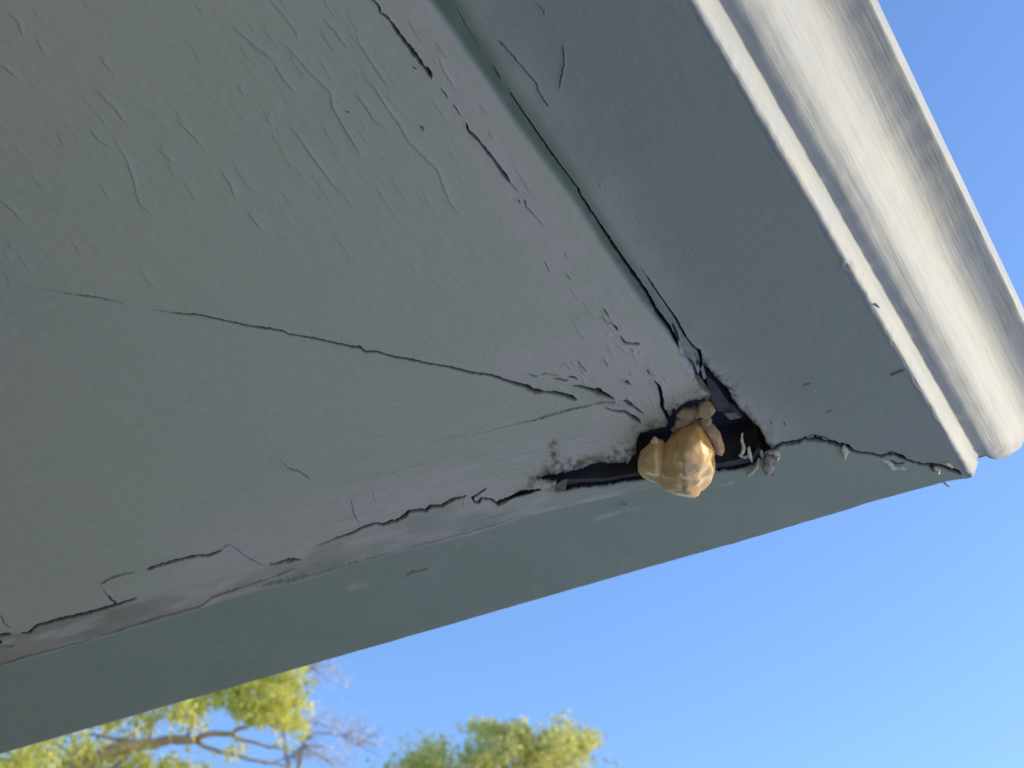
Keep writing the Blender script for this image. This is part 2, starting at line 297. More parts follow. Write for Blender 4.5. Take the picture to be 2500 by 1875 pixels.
# lower soffit cracks
crackline([(760, 1337, .7), (774, 1332, 1), (831, 1310, 2), (864, 1299, 3), (889, 1286, 3.2), (915, 1277, 3.2), (933, 1281, 5), (958, 1272, 5), (965, 1274, 4), (991, 1257, 7), (998, 1248, 6), (1027, 1245, 7), (1038, 1247, 6), (1052, 1236, 7), (1077, 1236, 5), (1106, 1219, 6), (1142, 1209, 2)], amp=.8)
crackline([(1128, 1216, 2), (1130, 1237, 1.5)], dark=.6); crackline([(1190, 1190, 1.5), (1152, 1216, 4), (1159, 1227, 4), (1168, 1227, 4), (1175, 1216, 4), (1197, 1219, 5), (1215, 1232, 6), (1247, 1213, 8)], amp=.6)
crackline([(-60, 1566, 5), (0, 1551, 5), (27, 1546, 3)]); crackline([(50, 1546, 2.5), (72, 1544, 4), (90, 1527, 3.5), (122, 1519, 5), (163, 1508, 5), (212, 1496, 5), (267, 1481, 4), (285, 1476, 4), (335, 1460, 2)])
crackline([(242, 1429, .6), (253, 1444, 1.2), (267, 1460, 5), (283, 1475, 6)]); crackline([(242, 1429, 3), (262, 1415, 3), (289, 1404, 3), (335, 1396, 1.2)], dark=.7)
crackline([(359, 1392, 6), (384, 1381, 5), (429, 1368, 5), (475, 1358, 4.5), (511, 1356, 4.5), (542, 1343, 3)], amp=.6)
crackline([(542, 1343, 2), (547, 1334, 2), (561, 1329, 1.5), (579, 1343, 2), (597, 1358, 2.5), (646, 1383, 2)], dark=.65)
crackline([(651, 1381, 2), (683, 1374, 4), (705, 1368, 9), (737, 1365, 2)], dark=.75)
crackline([(-30, 1567, 14), (2, 1567, 11)]); crackline([(0, 1500, 3), (8, 1522, 3), (27, 1533, 2)], dark=.7); crackline([(-40, 1580, 3), (20, 1577, 3), (40, 1573, 1)], dark=.4)
crackline([(-100, 1652, 2), (0, 1622, 3), (72, 1599, 3), (136, 1584, 4), (226, 1559, 3), (316, 1530, 3), (370, 1512, 4), (407, 1501, 3), (484, 1482, 3), (520, 1457, 4), (588, 1434, 3), (678, 1403, 3), (723, 1385, 2)], dark=.42, depth=.5)
crackline([(690, 1420, 6), (760, 1400, 3), (850, 1376, 4), (1000, 1335, 2), (1140, 1300, 3), (1290, 1252, 1.5)], dark=.22, depth=.4)
crackline([(620, 1432, 8), (700, 1413, 9), (820, 1386, 3)], dark=.22, depth=.3)
crackline([(680, 1120, .8), (705, 1143, 2), (727, 1149, 3), (759, 1171, 2.5)], dark=.7); crackline([(857, 1219, 2), (864, 1257, 2.5), (877, 1277, 2.5)], dark=.4); crackline([(907, 1198, 2), (915, 1228, 2)], dark=.22)
crackline([(987, 1408, 9), (1000, 1400, 5), (1048, 1389, 3)], dark=.4, depth=.3); crackline([(1510, 1234, 4), (1532, 1231, 5)], dark=.3, depth=.2)
# crease and corner
crackline([(1100, 0, .6), (1138, 72, 1.5), (1175, 128, .8)], dark=.6); crackline([(1201, 165, 1.8), (1222, 200, 2)], dark=.7)
crackline([(1243, 230, 2.2), (1302, 316, 3), (1361, 401, 3.4), (1412, 468, 2.8), (1416, 481, 4), (1458, 544, 4), (1494, 600, 6), (1543, 670, 7.5), (1575, 714, 7), (1605, 768, 9), (1630, 801, 9), (1654, 844, 6), (1673, 868, 5)], amp=.6)
crackline([(1560, 650, .7), (1575, 673, 1.5), (1590, 694, 3.5), (1630, 752, 3), (1649, 779, 5), (1673, 825, 5), (1690, 846, 5), (1706, 858, 7), (1712, 880, 8)], amp=.6)
crackline([(1640, 790, 2), (1650, 815, 6), (1655, 842, 6)], dark=.7); crackline([(1658, 860, 3), (1690, 890, 5), (1705, 930, 5), (1730, 960, 5)], dark=.55)
crackline(CORNER, amp=1.5); crackline([(1960, 1070, 2), (1985, 1062, 3), (2010, 1066, 3), (2045, 1082, 2)], dark=.6); crackline([(2160, 1112, 2), (2178, 1103, 3), (2200, 1112, 3), (2215, 1122, 2)], dark=.8)
crackline([(2175, 1125, 7), (2190, 1133, 3)], dark=.8, depth=1.5); crackline([(2185, 1134, 4), (2208, 1130, 3)], dark=.9); crackline([(2268, 1136, 9), (2280, 1148, 9)], dark=.8)
crackline([(2172, 916, 3), (2190, 908, 4), (2208, 900, 2)], dark=.45); crackline([(1912, 1028, 7), (1916, 1036, 5)], dark=.35); crackline([(1882, 1028, 6), (1883, 1036, 4)], dark=.2); crackline([(1955, 940, 2), (1980, 935, 2)], dark=.25)
crackline([(2010, 1008, 2), (2032, 1001, 2)], dark=.2); crackline([(1462, 450, 4), (1464, 455, 4)], dark=.35); crackline([(1988, 840, 3), (1990, 843, 3)], dark=.4)
crackline(z3([(1700, 270), (1800, 380), (1880, 480), (1960, 570), (1970, 620), (2040, 720)], 600, 0, 2.765), w=4, dark=.16); crackline(z3([(2140, 310), (2145, 430), (2110, 600)], 600, 0, 2.765), w=2.5, dark=.18)
crackline(z3([(1940, 0), (2010, 80), (2010, 120)], 600, 0, 2.765), w=2, dark=.15)
# flaking ridges that follow the grain
R3 = lambda *p: z3(p, 600, 0, 2.765); R4 = lambda *p: z3(p, 0, 0, 2.765)
for p in (R3((160, 0), (250, 90), (340, 210), (360, 290)), R3((0, 270), (100, 350), (210, 410)), R3((150, 180), (200, 260), (290, 320), (430, 480), (550, 600), (580, 640), (580, 710), (660, 850), (720, 950), (790, 1070)),
          R3((190, 430), (260, 540), (340, 620)), R3((270, 800), (400, 980), (500, 1120), (650, 1330)), R3((740, 190), (760, 280), (850, 420), (920, 530), (990, 610)),
          R3((730, 370), (790, 470), (800, 530), (880, 600), (940, 700), (1030, 830), (1100, 950), (1200, 1050), (1290, 1140), (1340, 1260), (1380, 1370), (1440, 1440), (1495, 1540)), R3((740, 630), (800, 700), (870, 810), (930, 860)),
          R3((520, 130), (600, 200), (700, 340)), R3((1300, 370), (1340, 480), (1380, 540), (1420, 610)), R4((55, 70), (130, 150), (150, 240)), R4((250, 260), (295, 350)), R4((0, 430), (120, 520)),
          R4((660, 620), (760, 710), (860, 840)), R4((770, 950), (860, 1080), (900, 1200), (940, 1370), (1040, 1460)), R4((600, 870), (680, 950), (760, 1000)), R4((1190, 810), (1250, 860), (1380, 1000)),
          R4((1060, 990), (1170, 1100)), R4((1490, 1150), (1560, 1250), (1590, 1340)), R4((680, 380), (750, 480)), R4((1570, 180), (1700, 290), (1870, 410)), R4((0, 1350), (110, 1440), (150, 1500)), R4((1680, 1440), (1760, 1540))):
    stepline(p, amp=.8, dark=.32)
stepline(R3((550, 600), (580, 640), (580, 710), (660, 850), (720, 950), (790, 1070)), amp=.9, dark=.55, width=6); stepline(R3((740, 630), (800, 700), (870, 810)), amp=.9, dark=.45, width=6)
for p in ([(570, 1360), (600, 1200), (780, 1140)], ): pass
for k in range(130):                   # faint extra ones, upper board
    x, y = (rng.uniform(-20, 1500), rng.uniform(-20, 850)) if k % 3 == 0 else (rng.normal(850, 270), rng.uniform(-20, 480))
    if x > 1000 + .68 * y or y > 690 + .2 * x: continue
    L = rng.uniform(15, 90); stepline([(x, y), (x + L * .25, y + L * .42), (x + L * .55, y + L * .84)], amp=rng.uniform(.12, .55), dark=rng.uniform(.04, .22), width=rng.uniform(3, 9))
for k in range(110):                  # lower board
    x = rng.uniform(-20, 1500); y = rng.uniform(.22 * x + 720, 1500 - .27 * x)
    L = rng.uniform(30, 220); stepline([(x, y), (x + L * .5, y - L * .13), (x + L, y - L * .26)], amp=rng.uniform(.15, .5) * (1.4 if y > 1300 - .27 * x else .6), dark=rng.uniform(.0, .10), width=rng.uniform(3, 9))
for k in range(90):                   # weathered grain by the rotten corner and along the joint
    x = rng.uniform(600, 1560); y = ip(x, JOINT, True) - rng.uniform(5, 130) if k % 2 else ip(x, BLINE, True) - rng.uniform(0, 50)
    L = rng.uniform(30, 180); stepline([(x, y), (x + L * .5, y - L * .13), (x + L, y - L * .26)], amp=rng.uniform(.3, .7), dark=rng.uniform(.05, .2), width=rng.uniform(2.5, 6))
for k in range(60):
    x, y = rng.normal(1530, 90), rng.normal(880, 90); a = rng.uniform(.6, 1.3); L = rng.uniform(10, 45)
    if x > 1000 + .68 * y: continue
    stepline([(x, y), (x + L * math.cos(a), y + L * math.sin(a))], amp=rng.uniform(.2, .7), dark=rng.uniform(.03, .22), width=rng.uniform(2, 5))
# coordinates on the plane for noise
WX = pos(GX, GYc); wx = WX[..., 0] * 1000; wy = WX[..., 1] * 1000
ca, sa = math.cos(math.radians(57)), math.sin(math.radians(57))
al, ac = wx * ca + wy * sa, -wx * sa + wy * ca           # along / across the right-hand boards
xc = ip(GYc, CREASE); xb = ip(GYc, BANDL); yj = ip(GX, JOINT, True); ym = ip(GX, MITRE, True); yb = ip(GX, BLINE, True)
right_of = (GX > xc) & (GYc < 1098); below = (GYc > yj) & ~((GX > xc - 20) & (GYc < 1060) & (GX < 1885))
REG = np.where(below, 3, np.where((GX > xc), 2, np.where(GYc > ym, 1, 0)))
hz = .5 * fbm(wx, wy, 60, 0) + .22 * fbm(wx, wy, 9, 1) + .10 * fbm(wx, wy, 3.5, 5)
hz += .15 * np.where(REG % 2 == 1, fbm(-wx * sa + wy * ca, (wx * ca + wy * sa) * 8, 30, 4), fbm(al, ac * 8, 30, 4))
hz += relief * 1.15 + lip - groove * 1.3
dB = GX - xb                                              # caulk-filled recess beside the right board
fadeB = sm(GYc, 1000, 880)
hz += np.where(right_of | (GX > xb - 10), -2.6 * sm(dB, -6, 16) * sm(GYc, 1060, 960), 0)
hz += 2.4 * sm(GX - xc, 0, 50) * (REG == 2) * sm(GYc, 1080, 960)
hz += np.where((REG == 3), .9 * sm(yb - GYc, -2, 4), 0) * sm(GX, 1740, 1500)
hz += np.where(REG == 3, -.8, 0) * sm(GX, 1900, 1500)
# curled, broken edges by the hole
holeD = np.full(GX.shape, 99.0)
for a, b2 in zip(HOLE, HOLE[1:] + HOLE[:1]):
    s_ = seg_window(*a, *b2, 40); d, _, _ = segdist(s_, *a, *b2); holeD[s_] = np.minimum(holeD[s_], d)
hz += np.exp(-(holeD / 9) ** 2) * (1.0 + 1.6 * fbm(GX, GYc, 14, 5)) * (REG != 3)
# colour masks
def near(pts, s_, x=GX, y=GYc):
    r = np.zeros(GX.shape)
    for a, b2 in zip(pts[:-1], pts[1:]):
        dx, dy = b2[0] - a[0], b2[1] - a[1]; t_ = np.clip(((x - a[0]) * dx + (y - a[1]) * dy) / (dx * dx + dy * dy), 0, 1)
        r = np.maximum(r, np.exp(-(np.hypot(x - a[0] - t_ * dx, y - a[1] - t_ * dy) / s_) ** 2))
    return r
nz = fbm(al, ac, 45, 2) + .5; nz2 = fbm(GX, GYc * 3.2 + GX * .85, 120, 6)
wea_light = np.clip(.9 * near([(1600, 960), (1500, 1060), (1250, 1150), (900, 1270), (500, 1400)], 100) + .75 * near([(1600, 960), (1420, 700), (1250, 450), (1130, 200), (980, -40)], 85) + .7 * near([(1560, 900), (1400, 880), (1250, 900)], 60), 0, 1)
wea_light = wea_light * np.clip(.55 + 1.1 * nz * .6 + .9 * nz2, 0, 1.15) * (REG < 2)
strip = (REG == 3) * sm(yb - GYc, -3, 3) * (GX < 1700) * sm(GX, 1700, 1450)
wea_light = np.maximum(wea_light, np.exp(-(np.maximum(GX - xc, 0) / 120) ** 2) * (REG == 2) * np.clip(.1 + .5 * nz, 0, .5)); wea_light = np.maximum(wea_light, strip * np.clip(.75 + nz2, .4, 1.1)); wea_light = np.maximum(wea_light, (REG == 3) * np.clip(near([(831, 1445), (897, 1424)], 7) + near([(1455, 1268), (1490, 1258), (1560, 1240)], 5) * .7 + near([(1760, 1185), (1790, 1180)], 4) * .6 + near([(1120, 1330), (1190, 1312)], 9) * .6, 0, .8) * np.clip(.4 + 1.2 * fbm(GX, GYc * 3 + GX * .8, 30, 3), 0, 1)); wea_light = np.clip(wea_light, 0, 1)  # first term lightens the frieze near its crease, light put into the colour
band = np.where((dB > -4) & (GYc < 1000), sm(dB, -10, 14) * (1 - sm(GX - xc, -8, 34)) * sm(GYc, 980, 700), 0) * .92  # caulk tone with the recess's shade painted in, soft at the left edge
stain = np.clip(near([(1350, 1085), (1352, 1120), (1330, 1160), (1300, 1180)], 12) * 1.0 + near([(1350, 1135), (1420, 1125), (1500, 1110)], 14) * .55 + near([(1270, 1195), (1310, 1180)], 12) * .5 + near([(1800, 1000), (1845, 1040), (1858, 1060)], 14) * .6
                + near([(1640, 1000), (1720, 950)], 20) * .4 + near([(1720, 900), (1790, 985), (1850, 1045), (1880, 1090)], 10) * .75 + near([(1400, 1130), (1540, 1120), (1560, 1060)], 10) * .5 + near([(1400, 965), (1520, 990)], 16) * .2, 0, 1) * np.clip(.55 + 1.2 * fbm(GX, GYc, 10, 7) + .6 * fbm(GX, GYc, 30, 2), 0, 1)
stain += strip * np.clip(.28 + 1.2 * fbm(GX, GYc * 4 + GX * 1.07, 100, 3), 0, .38) * sm(GX, 1500, 100)
crn = np.clip(.35 + 1.3 * (fbm(GX, GYc, 22, 4) + .5), 0, 1.25); crack = np.where(crack < .9, crack * np.clip(crn + np.clip(crack * 1.5 - .6, 0, 1), 0, 1), crack)
dirt = crack + np.exp(-(holeD / 5) ** 2) * .35 + np.exp(-(holeD / 22) ** 2) * np.clip(.1 + fbm(GX, GYc, 10, 1), 0, .5) * (REG != 3)  # crack and rim dirt, plus the painted shade of the ridges
rim = near([(1500, 1110), (1545, 1085), (1530, 1115)], 20) * np.clip(.15 + 1.1 * fbm(GX, GYc, 9, 6), 0, .6); dirt = np.clip(dirt + rim, 0, 1)
WEAR_SHADE = np.stack([dirt, wea_light, band, np.clip(stain, 0, 1)], -1).astype(np.float32)  # channels: dirt with painted shade, wear with crease lightening, shaded caulk, stain
Z = WX.copy(); Z[..., 2] -= hz / 1000.0
# faces
cx = .25 * (GX[:-1, :-1] + GX[1:, :-1] + GX[:-1, 1:] + GX[1:, 1:]); cy = .25 * (GYc[:-1, :-1] + GYc[1:, :-1] + GYc[:-1, 1:] + GYc[1:, 1:])
jx = 4.5 * fbm(cx, cy, 11, 2) + 2 * fbm(cx, cy, 4, 3); jy = 4.5 * fbm(cx, cy, 11, 5) + 2 * fbm(cx, cy, 4, 6)
hole = inpoly(cx + jx, cy + jy, HOLE) | inpoly(cx + jx * .5, cy + jy * .5, TAIL)
hole |= inpoly(cx, cy, [(-60, 1556), (-20, 1560), (3, 1562), (4, 1571), (-30, 1576)])
gone = (GY[:-1, :-1] >= yo[None, :-1]) & (GY[:-1, 1:] >= yo[None, 1:]) | ((gx[None, :-1] >= xo[:-1, None]) & (gx[None, :-1] >= xo[1:, None]))
CR = REG[:-1, :-1].copy(); CR[hole] = -1; CR[gone] = -2
top = empty('house', tuple(pos(2362, 1165)[:2]) + (0,))
tag(top, 'weathered eave corner with grey-green soffit boards and white crown moulding', 'house')
nxv = len(gx); idx = np.arange(GX.size).reshape(GX.shape)
THK = .019
def region_mesh(rid, name, mat):
    m = CR == rid; j, i = np.nonzero(m)
    Q = np.stack([idx[j, i], idx[j, i + 1], idx[j + 1, i + 1], idx[j + 1, i]], -1)
    P_ = np.pad(CR, 1, constant_values=-2)
    walls = []
    for dj, di, a, b2 in ((-1, 0, 1, 0), (1, 0, 3, 2), (0, -1, 0, 3), (0, 1, 2, 1)):
        nb = P_[j + 1 + dj, i + 1 + di]; w = nb < 0
        walls.append(Q[w][:, [a, b2]])
    E_ = np.concatenate(walls)
    used, inv = np.unique(Q, return_inverse=True); Q2 = inv.reshape(Q.shape)
    V = Z.reshape(-1, 3)[used]; A_ = WEAR_SHADE.reshape(-1, 4)[used]
    eu, einv = np.unique(E_, return_inverse=True); einv = einv.reshape(E_.shape); lo = np.searchsorted(used, E_)
    Vt = V[np.searchsorted(used, eu)].copy(); Vm = Vt.copy(); Vm[:, 2] += .0022; Vt[:, 2] = CAM[2] + H + THK
    At = A_[np.searchsorted(used, eu)].copy(); At[:, 0] = .93  # edge faces painted almost black, standing in for shade inside the hole
    n = len(V); m_ = len(Vm); W_ = np.concatenate([np.stack([lo[:, 0], lo[:, 1], einv[:, 1] + n, einv[:, 0] + n], -1), np.stack([einv[:, 0] + n, einv[:, 1] + n, einv[:, 1] + n + m_, einv[:, 0] + n + m_], -1)])
    Vt = np.concatenate([Vm, Vt]); At = np.concatenate([At, At])
    me = npmesh(name, np.concatenate([V, Vt]), np.concatenate([Q2, W_]))
    at = me.attributes.new('wear_tint', 'FLOAT_COLOR', 'POINT'); at.data.foreach_set('color', np.concatenate([A_, At]).astype(np.float32).ravel())
    o = link(name, me, mat, top); return o
region_mesh(0, 'soffit_board', m_up)['label'] = 'upper soffit board with flaking grey-green paint'
region_mesh(1, 'soffit_board', m_lo)['label'] = 'lower soffit board below the long mitre crack'
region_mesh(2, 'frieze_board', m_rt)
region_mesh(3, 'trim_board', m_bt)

# ------------------------------------------------------------------ crown moulding, roof, wall
ZS = CAM[2] + H
P0 = pos(1692, 0); P1 = pos(2339, 1108); D = (P1 - P0)[:2]; D = D / np.linalg.norm(D); Dv = Vector((D[0], D[1], 0)); Nv = Vector((D[1], -D[0], 0))
CORN = Vector(pos(2364, 1160)); CORN.z = ZS                     # outer corner of the soffit plane
PROF = [(-6, 4), (-5, 1.5), (-1, -.6), (2, -.2), (4.5, 3), (7, 10), (9.2, 18), (10, 24), (10.6, 26.5), (12, 27.5), (17, 28), (21, 28.5), (24.5, 30), (27, 32.5), (30.5, 35.5), (34, 39.5), (37.2, 44.5), (40, 50.5), (42.4, 57), (44.6, 64), (47, 71), (50, 78), (53.6, 84.5), (57.8, 90), (62, 94.2), (67, 97.8), (72, 100.2), (77, 102), (81, 103.4), (83, 104.2), (83.6, 105.2), (84, 107), (85.5, 120), (85, 123), (60, 124)]
PROF = [(o_ + max(0, o_ - 27) * .235, u_) for o_, u_ in PROF]
def crown(name, axis, out, lens, label, far_side=False):
    ts = np.concatenate([np.linspace(0, .25, 120), np.linspace(.25, 1.25, 330)[1:], np.linspace(1.3, lens, 14)])
    V = []; A_ = []
    other = -axis                                                # at the mitre the piece overruns by its own projection
    for t_ in ts:
        for k, (o_, u_) in enumerate(PROF):
            w = max(0, 1 - t_ / 1.0)
            tt = t_ * 1.0 - (o_ / 1000) * (.86 if far_side else 1.2) * max(0, 1 - t_ / .3)     # mitre cut: start sheared by o
            rag = mnoise.noise(Vector((k * .35, t_ * 60, 3 if far_side else 0))) * .0012
            e = math.exp(-t_ / .006)
            jx_ = (mnoise.noise(Vector((k * .9, 7.1, 2))) * .007 + mnoise.noise(Vector((k * .23, 1.1, 8))) * .006) * e
            wob = mnoise.noise(Vector((k * .15, t_ * 9, 5))) * .0006
            edge = mnoise.noise(Vector((k * .2, t_ * 110, 9))) * .0011 if k < 5 else 0
            nick = -.004 * math.exp(-((t_ - .345) / .004) ** 2) if k < 4 else 0
            p = CORN - axis * (tt + jx_) + out * (o_ / 1000 + wob + edge + nick - (.0045 if far_side else 0)) + Vector((0, 0, u_ / 1000 + rag * .5 + (.007 if far_side else 0)))
            e2 = math.exp(-t_ / .010) * (0 if far_side else 1); qq = Vector((k * .8, t_ * 170, 4)); p += out * mnoise.noise(qq) * .004 * e2 + Vector((0, 0, 1)) * mnoise.noise(qq * 1.3 + Vector((5, 5, 5))) * .004 * e2
            V.append(tuple(p)); A_.append((min(1, .45 * e * (.5 + mnoise.noise(Vector((k * .6, t_ * 300, 1))))) if e > .01 else 0, 0, 0, 1))
    n = len(PROF); Q = []
    for i in range(len(ts) - 1):
        for k in range(n - 1):
            q = (i * n + k, i * n + k + 1, (i + 1) * n + k + 1, (i + 1) * n + k); Q.append(q[::-1] if far_side else q)
    me = npmesh(name, V, Q); at = me.attributes.new('wear_tint', 'FLOAT_COLOR', 'POINT'); at.data.foreach_set('color', np.clip(np.array(A_, np.float32), 0, 1).ravel())
    o = link(name, me, m_crown, top); o['label'] = label; return o
Dy = Vector(pos(0, 1842) - pos(2256, 1190)); Dy.z = 0; Dy.normalize()           # along the lower edge, away from the corner
crown('crown_moulding', Dv, Nv, 6.0, 'white crown moulding along the right eave')
crown('crown_moulding', -Dy, Dv, 6.0, 'white crown moulding round the corner', True)
# roof: two slopes that meet on the hip over the corner; boards behind the crown close the eave
inn = lambda a, b_, z: CORN - Nv * a - Dv * b_ + Vector((0, 0, z))
rb = MB()
tz = .1245
rb.prism([inn(-.088, -.088, tz), inn(-.088, 6, tz), inn(3.0, 6, tz + 1.1), inn(3.0, 3.0, tz + 1.1)], (0, 0, .03))
rb.prism([inn(-.088, -.088, tz), inn(3.0, 3.0, tz + 1.1), inn(6, 3.0, tz + 1.1), inn(6, -.088, tz)], (0, 0, .03))
rb.build('roof', m_roof, top, False)
fb = MB()
fb.prism([inn(.004, .004, .0195), inn(.022, .022, .0195), inn(.022, 6, .0195), inn(.004, 6, .0195)], (0, 0, .10))
fb.prism([inn(.0045, .0035, .0195), inn(6, .0035, .0195), inn(6, .022, .0195), inn(.0225, .022, .0195)], (0, 0, .10))
fb.build('fascia_board', m_crown, top, False)
# framing, backing sheet and added slot liner behind the hole
cb = MB()
def boxp(mb, px, zlo, zhi): mb.prism([Vector(pos(x, y)) + Vector((0, 0, zlo)) for x, y in px], (0, 0, zhi - zlo))
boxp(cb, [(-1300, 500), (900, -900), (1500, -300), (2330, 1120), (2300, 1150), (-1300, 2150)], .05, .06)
cb.build('cavity_backing', m_cav, top, False)  # backing sheet whose navy colour paints the cavity's darkness
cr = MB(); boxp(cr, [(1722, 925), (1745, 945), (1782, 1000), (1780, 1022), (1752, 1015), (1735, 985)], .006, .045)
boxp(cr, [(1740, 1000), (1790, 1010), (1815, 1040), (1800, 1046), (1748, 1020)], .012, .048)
boxp(cr, [(1352, 1178), (1417, 1176), (1475, 1175), (1576, 1157), (1700, 1149), (1835, 1122), (1850, 1100), (1862, 1108), (1845, 1132), (1793, 1144), (1700, 1156), (1576, 1165), (1475, 1183), (1417, 1184), (1356, 1196)], .0035, .05)  # added liner, its navy tint standing for shade inside the slot
cr.build('rafter_and_liner', m_raft, top, False)
# torn slivers of paint and wood along the gap
for k, (pts, mat_) in enumerate([([(1655, 830), (1668, 855), (1680, 880), (1672, 886), (1660, 862)], m_flake), ([(1683, 862), (1700, 876), (1708, 905), (1704, 915), (1696, 890)], m_flake), ([(1690, 910), (1712, 925), (1735, 965), (1728, 985), (1712, 960)], m_wood),
        ([(1716, 892), (1724, 925), (1719, 928), (1711, 905)], m_flake), ([(1350, 1186), (1372, 1170), (1385, 1168), (1380, 1198), (1352, 1203)], m_wood), ([(1768, 1010), (1795, 1012), (1808, 1022), (1782, 1030)], m_wood)]):
    mb = MB(); P3 = [Vector(pos(x + rng.normal(), y + rng.normal())) + Vector((0, 0, .001 + rng.uniform(-.0015, .0012) - (.001 if k == 4 else .0))) for x, y in pts]
    mb.prism(P3, (0, 0, .0012)); mb.build('paint_flake' if mat_ is m_flake else 'splinter', mat_, top, False)
for pts in ([(2300, 1176), (2310, 1178), (2322, 1188), (2312, 1186)], [(2138, 747), (2128, 741), (2140, 739), (2150, 752)]):
    mb = MB(); mb.prism([Vector(pos(x, y)) + Vector((0, 0, -.001)) for x, y in pts], (0, 0, .001)); mb.build('paint_flake', m_flake, top, False)
A0 = .70
wb = MB(); wb.prism([inn(A0, A0, 0.0195 - ZS - .0), inn(A0, 6, .0195 - ZS), inn(6, 6, .0195 - ZS), inn(6, A0, .0195 - ZS)], (0, 0, ZS)); wb.build('unseen_wall', m_wall, top, False)  # unseen house wall, set close and dark to dim the soffit's left

# ------------------------------------------------------------------ expanding foam
right3, up3, tow = Vector(RT), Vector(UP), Vector(-FW)           # only used to orient the lumps' long axes
MM = .001
import bmesh
def fp(px, py, drop, front):          # a point seen at (px, py), `drop` mm under the boards, then `front` mm nearer
    p = pos(px, py, drop); d = CAM - p; return Vector(p + d / np.linalg.norm(d) * front * MM)
def hull(mb_, pts):
    bm = bmesh.new()
    for p in pts: bm.verts.new(p)
    r = bmesh.ops.convex_hull(bm, input=bm.verts); bm.verts.ensure_lookup_table()
    bmesh.ops.delete(bm, geom=[v for v in bm.verts if not v.link_faces], context='VERTS'); bm.verts.index_update()
    b_ = len(mb_.v); mb_.v += [v.co.copy() for v in bm.verts]; mb_.f += [tuple(b_ + v.index for v in f.verts) for f in bm.faces]; bm.free()
def chunk(mb_, px, py, drop, rx, ry, rz, rot, seed, n=16):
    r = random.Random(seed); c = Vector(pos(px, py, drop)); k = (c - Vector(CAM)).dot(Vector(FW)) / F; cr_, sr = math.cos(rot), math.sin(rot)
    ax = (right3 * cr_ + up3 * sr, -right3 * sr + up3 * cr_, tow); P_ = []
    for i in range(n):
        z = 1 - 2 * (i + .5) / n; ph = i * 2.39996; q = math.sqrt(1 - z * z); j = r.uniform(.85, 1.12)
        P_.append(c + (ax[0] * rx * q * math.cos(ph) + ax[1] * ry * q * math.sin(ph) + ax[2] * rz * z) * k * j)
    hull(mb_, P_)
def soften(mb_, vox, sm_it, disp, name):
    me = mb_.mesh('tmp'); o = bpy.data.objects.new('tmp', me); COL.objects.link(o)
    r = o.modifiers.new('r', 'REMESH'); r.mode = 'VOXEL'; r.voxel_size = vox
    s_ = o.modifiers.new('s', 'SMOOTH'); s_.iterations = sm_it; s_.factor = .5
    dg = bpy.context.evaluated_depsgraph_get(); me2 = bpy.data.meshes.new_from_object(o.evaluated_get(dg)); bpy.data.objects.remove(o)
    n = len(me2.vertices); co = np.empty(n * 3, np.float32); no = np.empty(n * 3, np.float32); me2.vertices.foreach_get('co', co); me2.vertices.foreach_get('normal', no)
    co = co.reshape(-1, 3); no = no.reshape(-1, 3)
    for i in range(n):
        p = Vector(co[i]); q = p * 48; g = 1 - 2 * abs(mnoise.noise(q + Vector((3, 1, 7))))
        co[i] += no[i] * (disp[0] * mnoise.noise(p * 70) + disp[1] * mnoise.noise(p * 300) + disp[2] * g)
    me2.vertices.foreach_set('co', co.ravel()); me2.update(); me2.name = name; return me2
foam = empty('expanding_foam', tuple(pos(1665, 1050))); tag(foam, 'bulging tan lump of cured expanding foam hanging from the rotten gap', 'foam')
mb = MB()
hull(mb, [fp(*p) for p in ((1684, 1030, 2, 0), (1716, 1038, 2, 0), (1675, 1042, 4, 6), (1700, 1036, 4, 10), (1733, 1068, 12, 0), (1747, 1110, 20, 0), (1746, 1150, 24, 0), (1735, 1180, 26, 0), (1716, 1198, 30, 0),
    (1702, 1196, 30, 8), (1738, 1100, 20, 12), (1736, 1140, 24, 14), (1712, 1075, 16, 24), (1716, 1130, 24, 27), (1700, 1172, 28, 20), (1682, 1068, 12, 26), (1668, 1110, 22, 34), (1672, 1160, 27, 30), (1680, 1195, 30, 12),
    (1650, 1062, 12, 8), (1640, 1100, 20, 12), (1640, 1160, 26, 8), (1690, 1060, 4, -15), (1690, 1120, 14, -26), (1700, 1160, 20, -20))])
hull(mb, [fp(*p) for p in ((1690, 1180, 30, 12), (1706, 1210, 34, 0), (1692, 1217, 34, 3), (1680, 1216, 34, 2), (1664, 1208, 33, 3), (1672, 1188, 31, 16), (1712, 1190, 31, 3), (1690, 1190, 26, -12))])
hull(mb, [fp(*p) for p in ((1655, 1064, 12, 4), (1634, 1072, 14, 2), (1622, 1088, 16, 2), (1648, 1075, 14, 14), (1630, 1100, 18, 14), (1655, 1100, 20, 18), (1612, 1150, 22, 4), (1630, 1150, 24, 16), (1655, 1160, 26, 20), (1600, 1175, 26, 0),
    (1618, 1192, 30, 2), (1640, 1204, 32, 2), (1664, 1212, 33, 2), (1680, 1214, 33, 2), (1660, 1190, 30, 14), (1640, 1120, 14, -22), (1660, 1180, 24, -18))])
hull(mb, [fp(*p) for p in ((1618, 1074, 14, 0), (1600, 1072, 14, 2), (1580, 1082, 15, 0), (1564, 1100, 16, 0), (1557, 1124, 18, 0), (1558, 1148, 20, 0), (1568, 1166, 22, 0), (1588, 1176, 24, 0), (1608, 1178, 25, 2), (1622, 1150, 22, 2), (1626, 1100, 18, 2),
    (1582, 1108, 18, 15), (1600, 1100, 18, 16), (1578, 1140, 20, 15), (1602, 1145, 22, 18), (1590, 1120, 12, -18), (1605, 1160, 18, -14))])
chunk(mb, 1655, 1080, 14, 20, 24, 16, .4, 4)
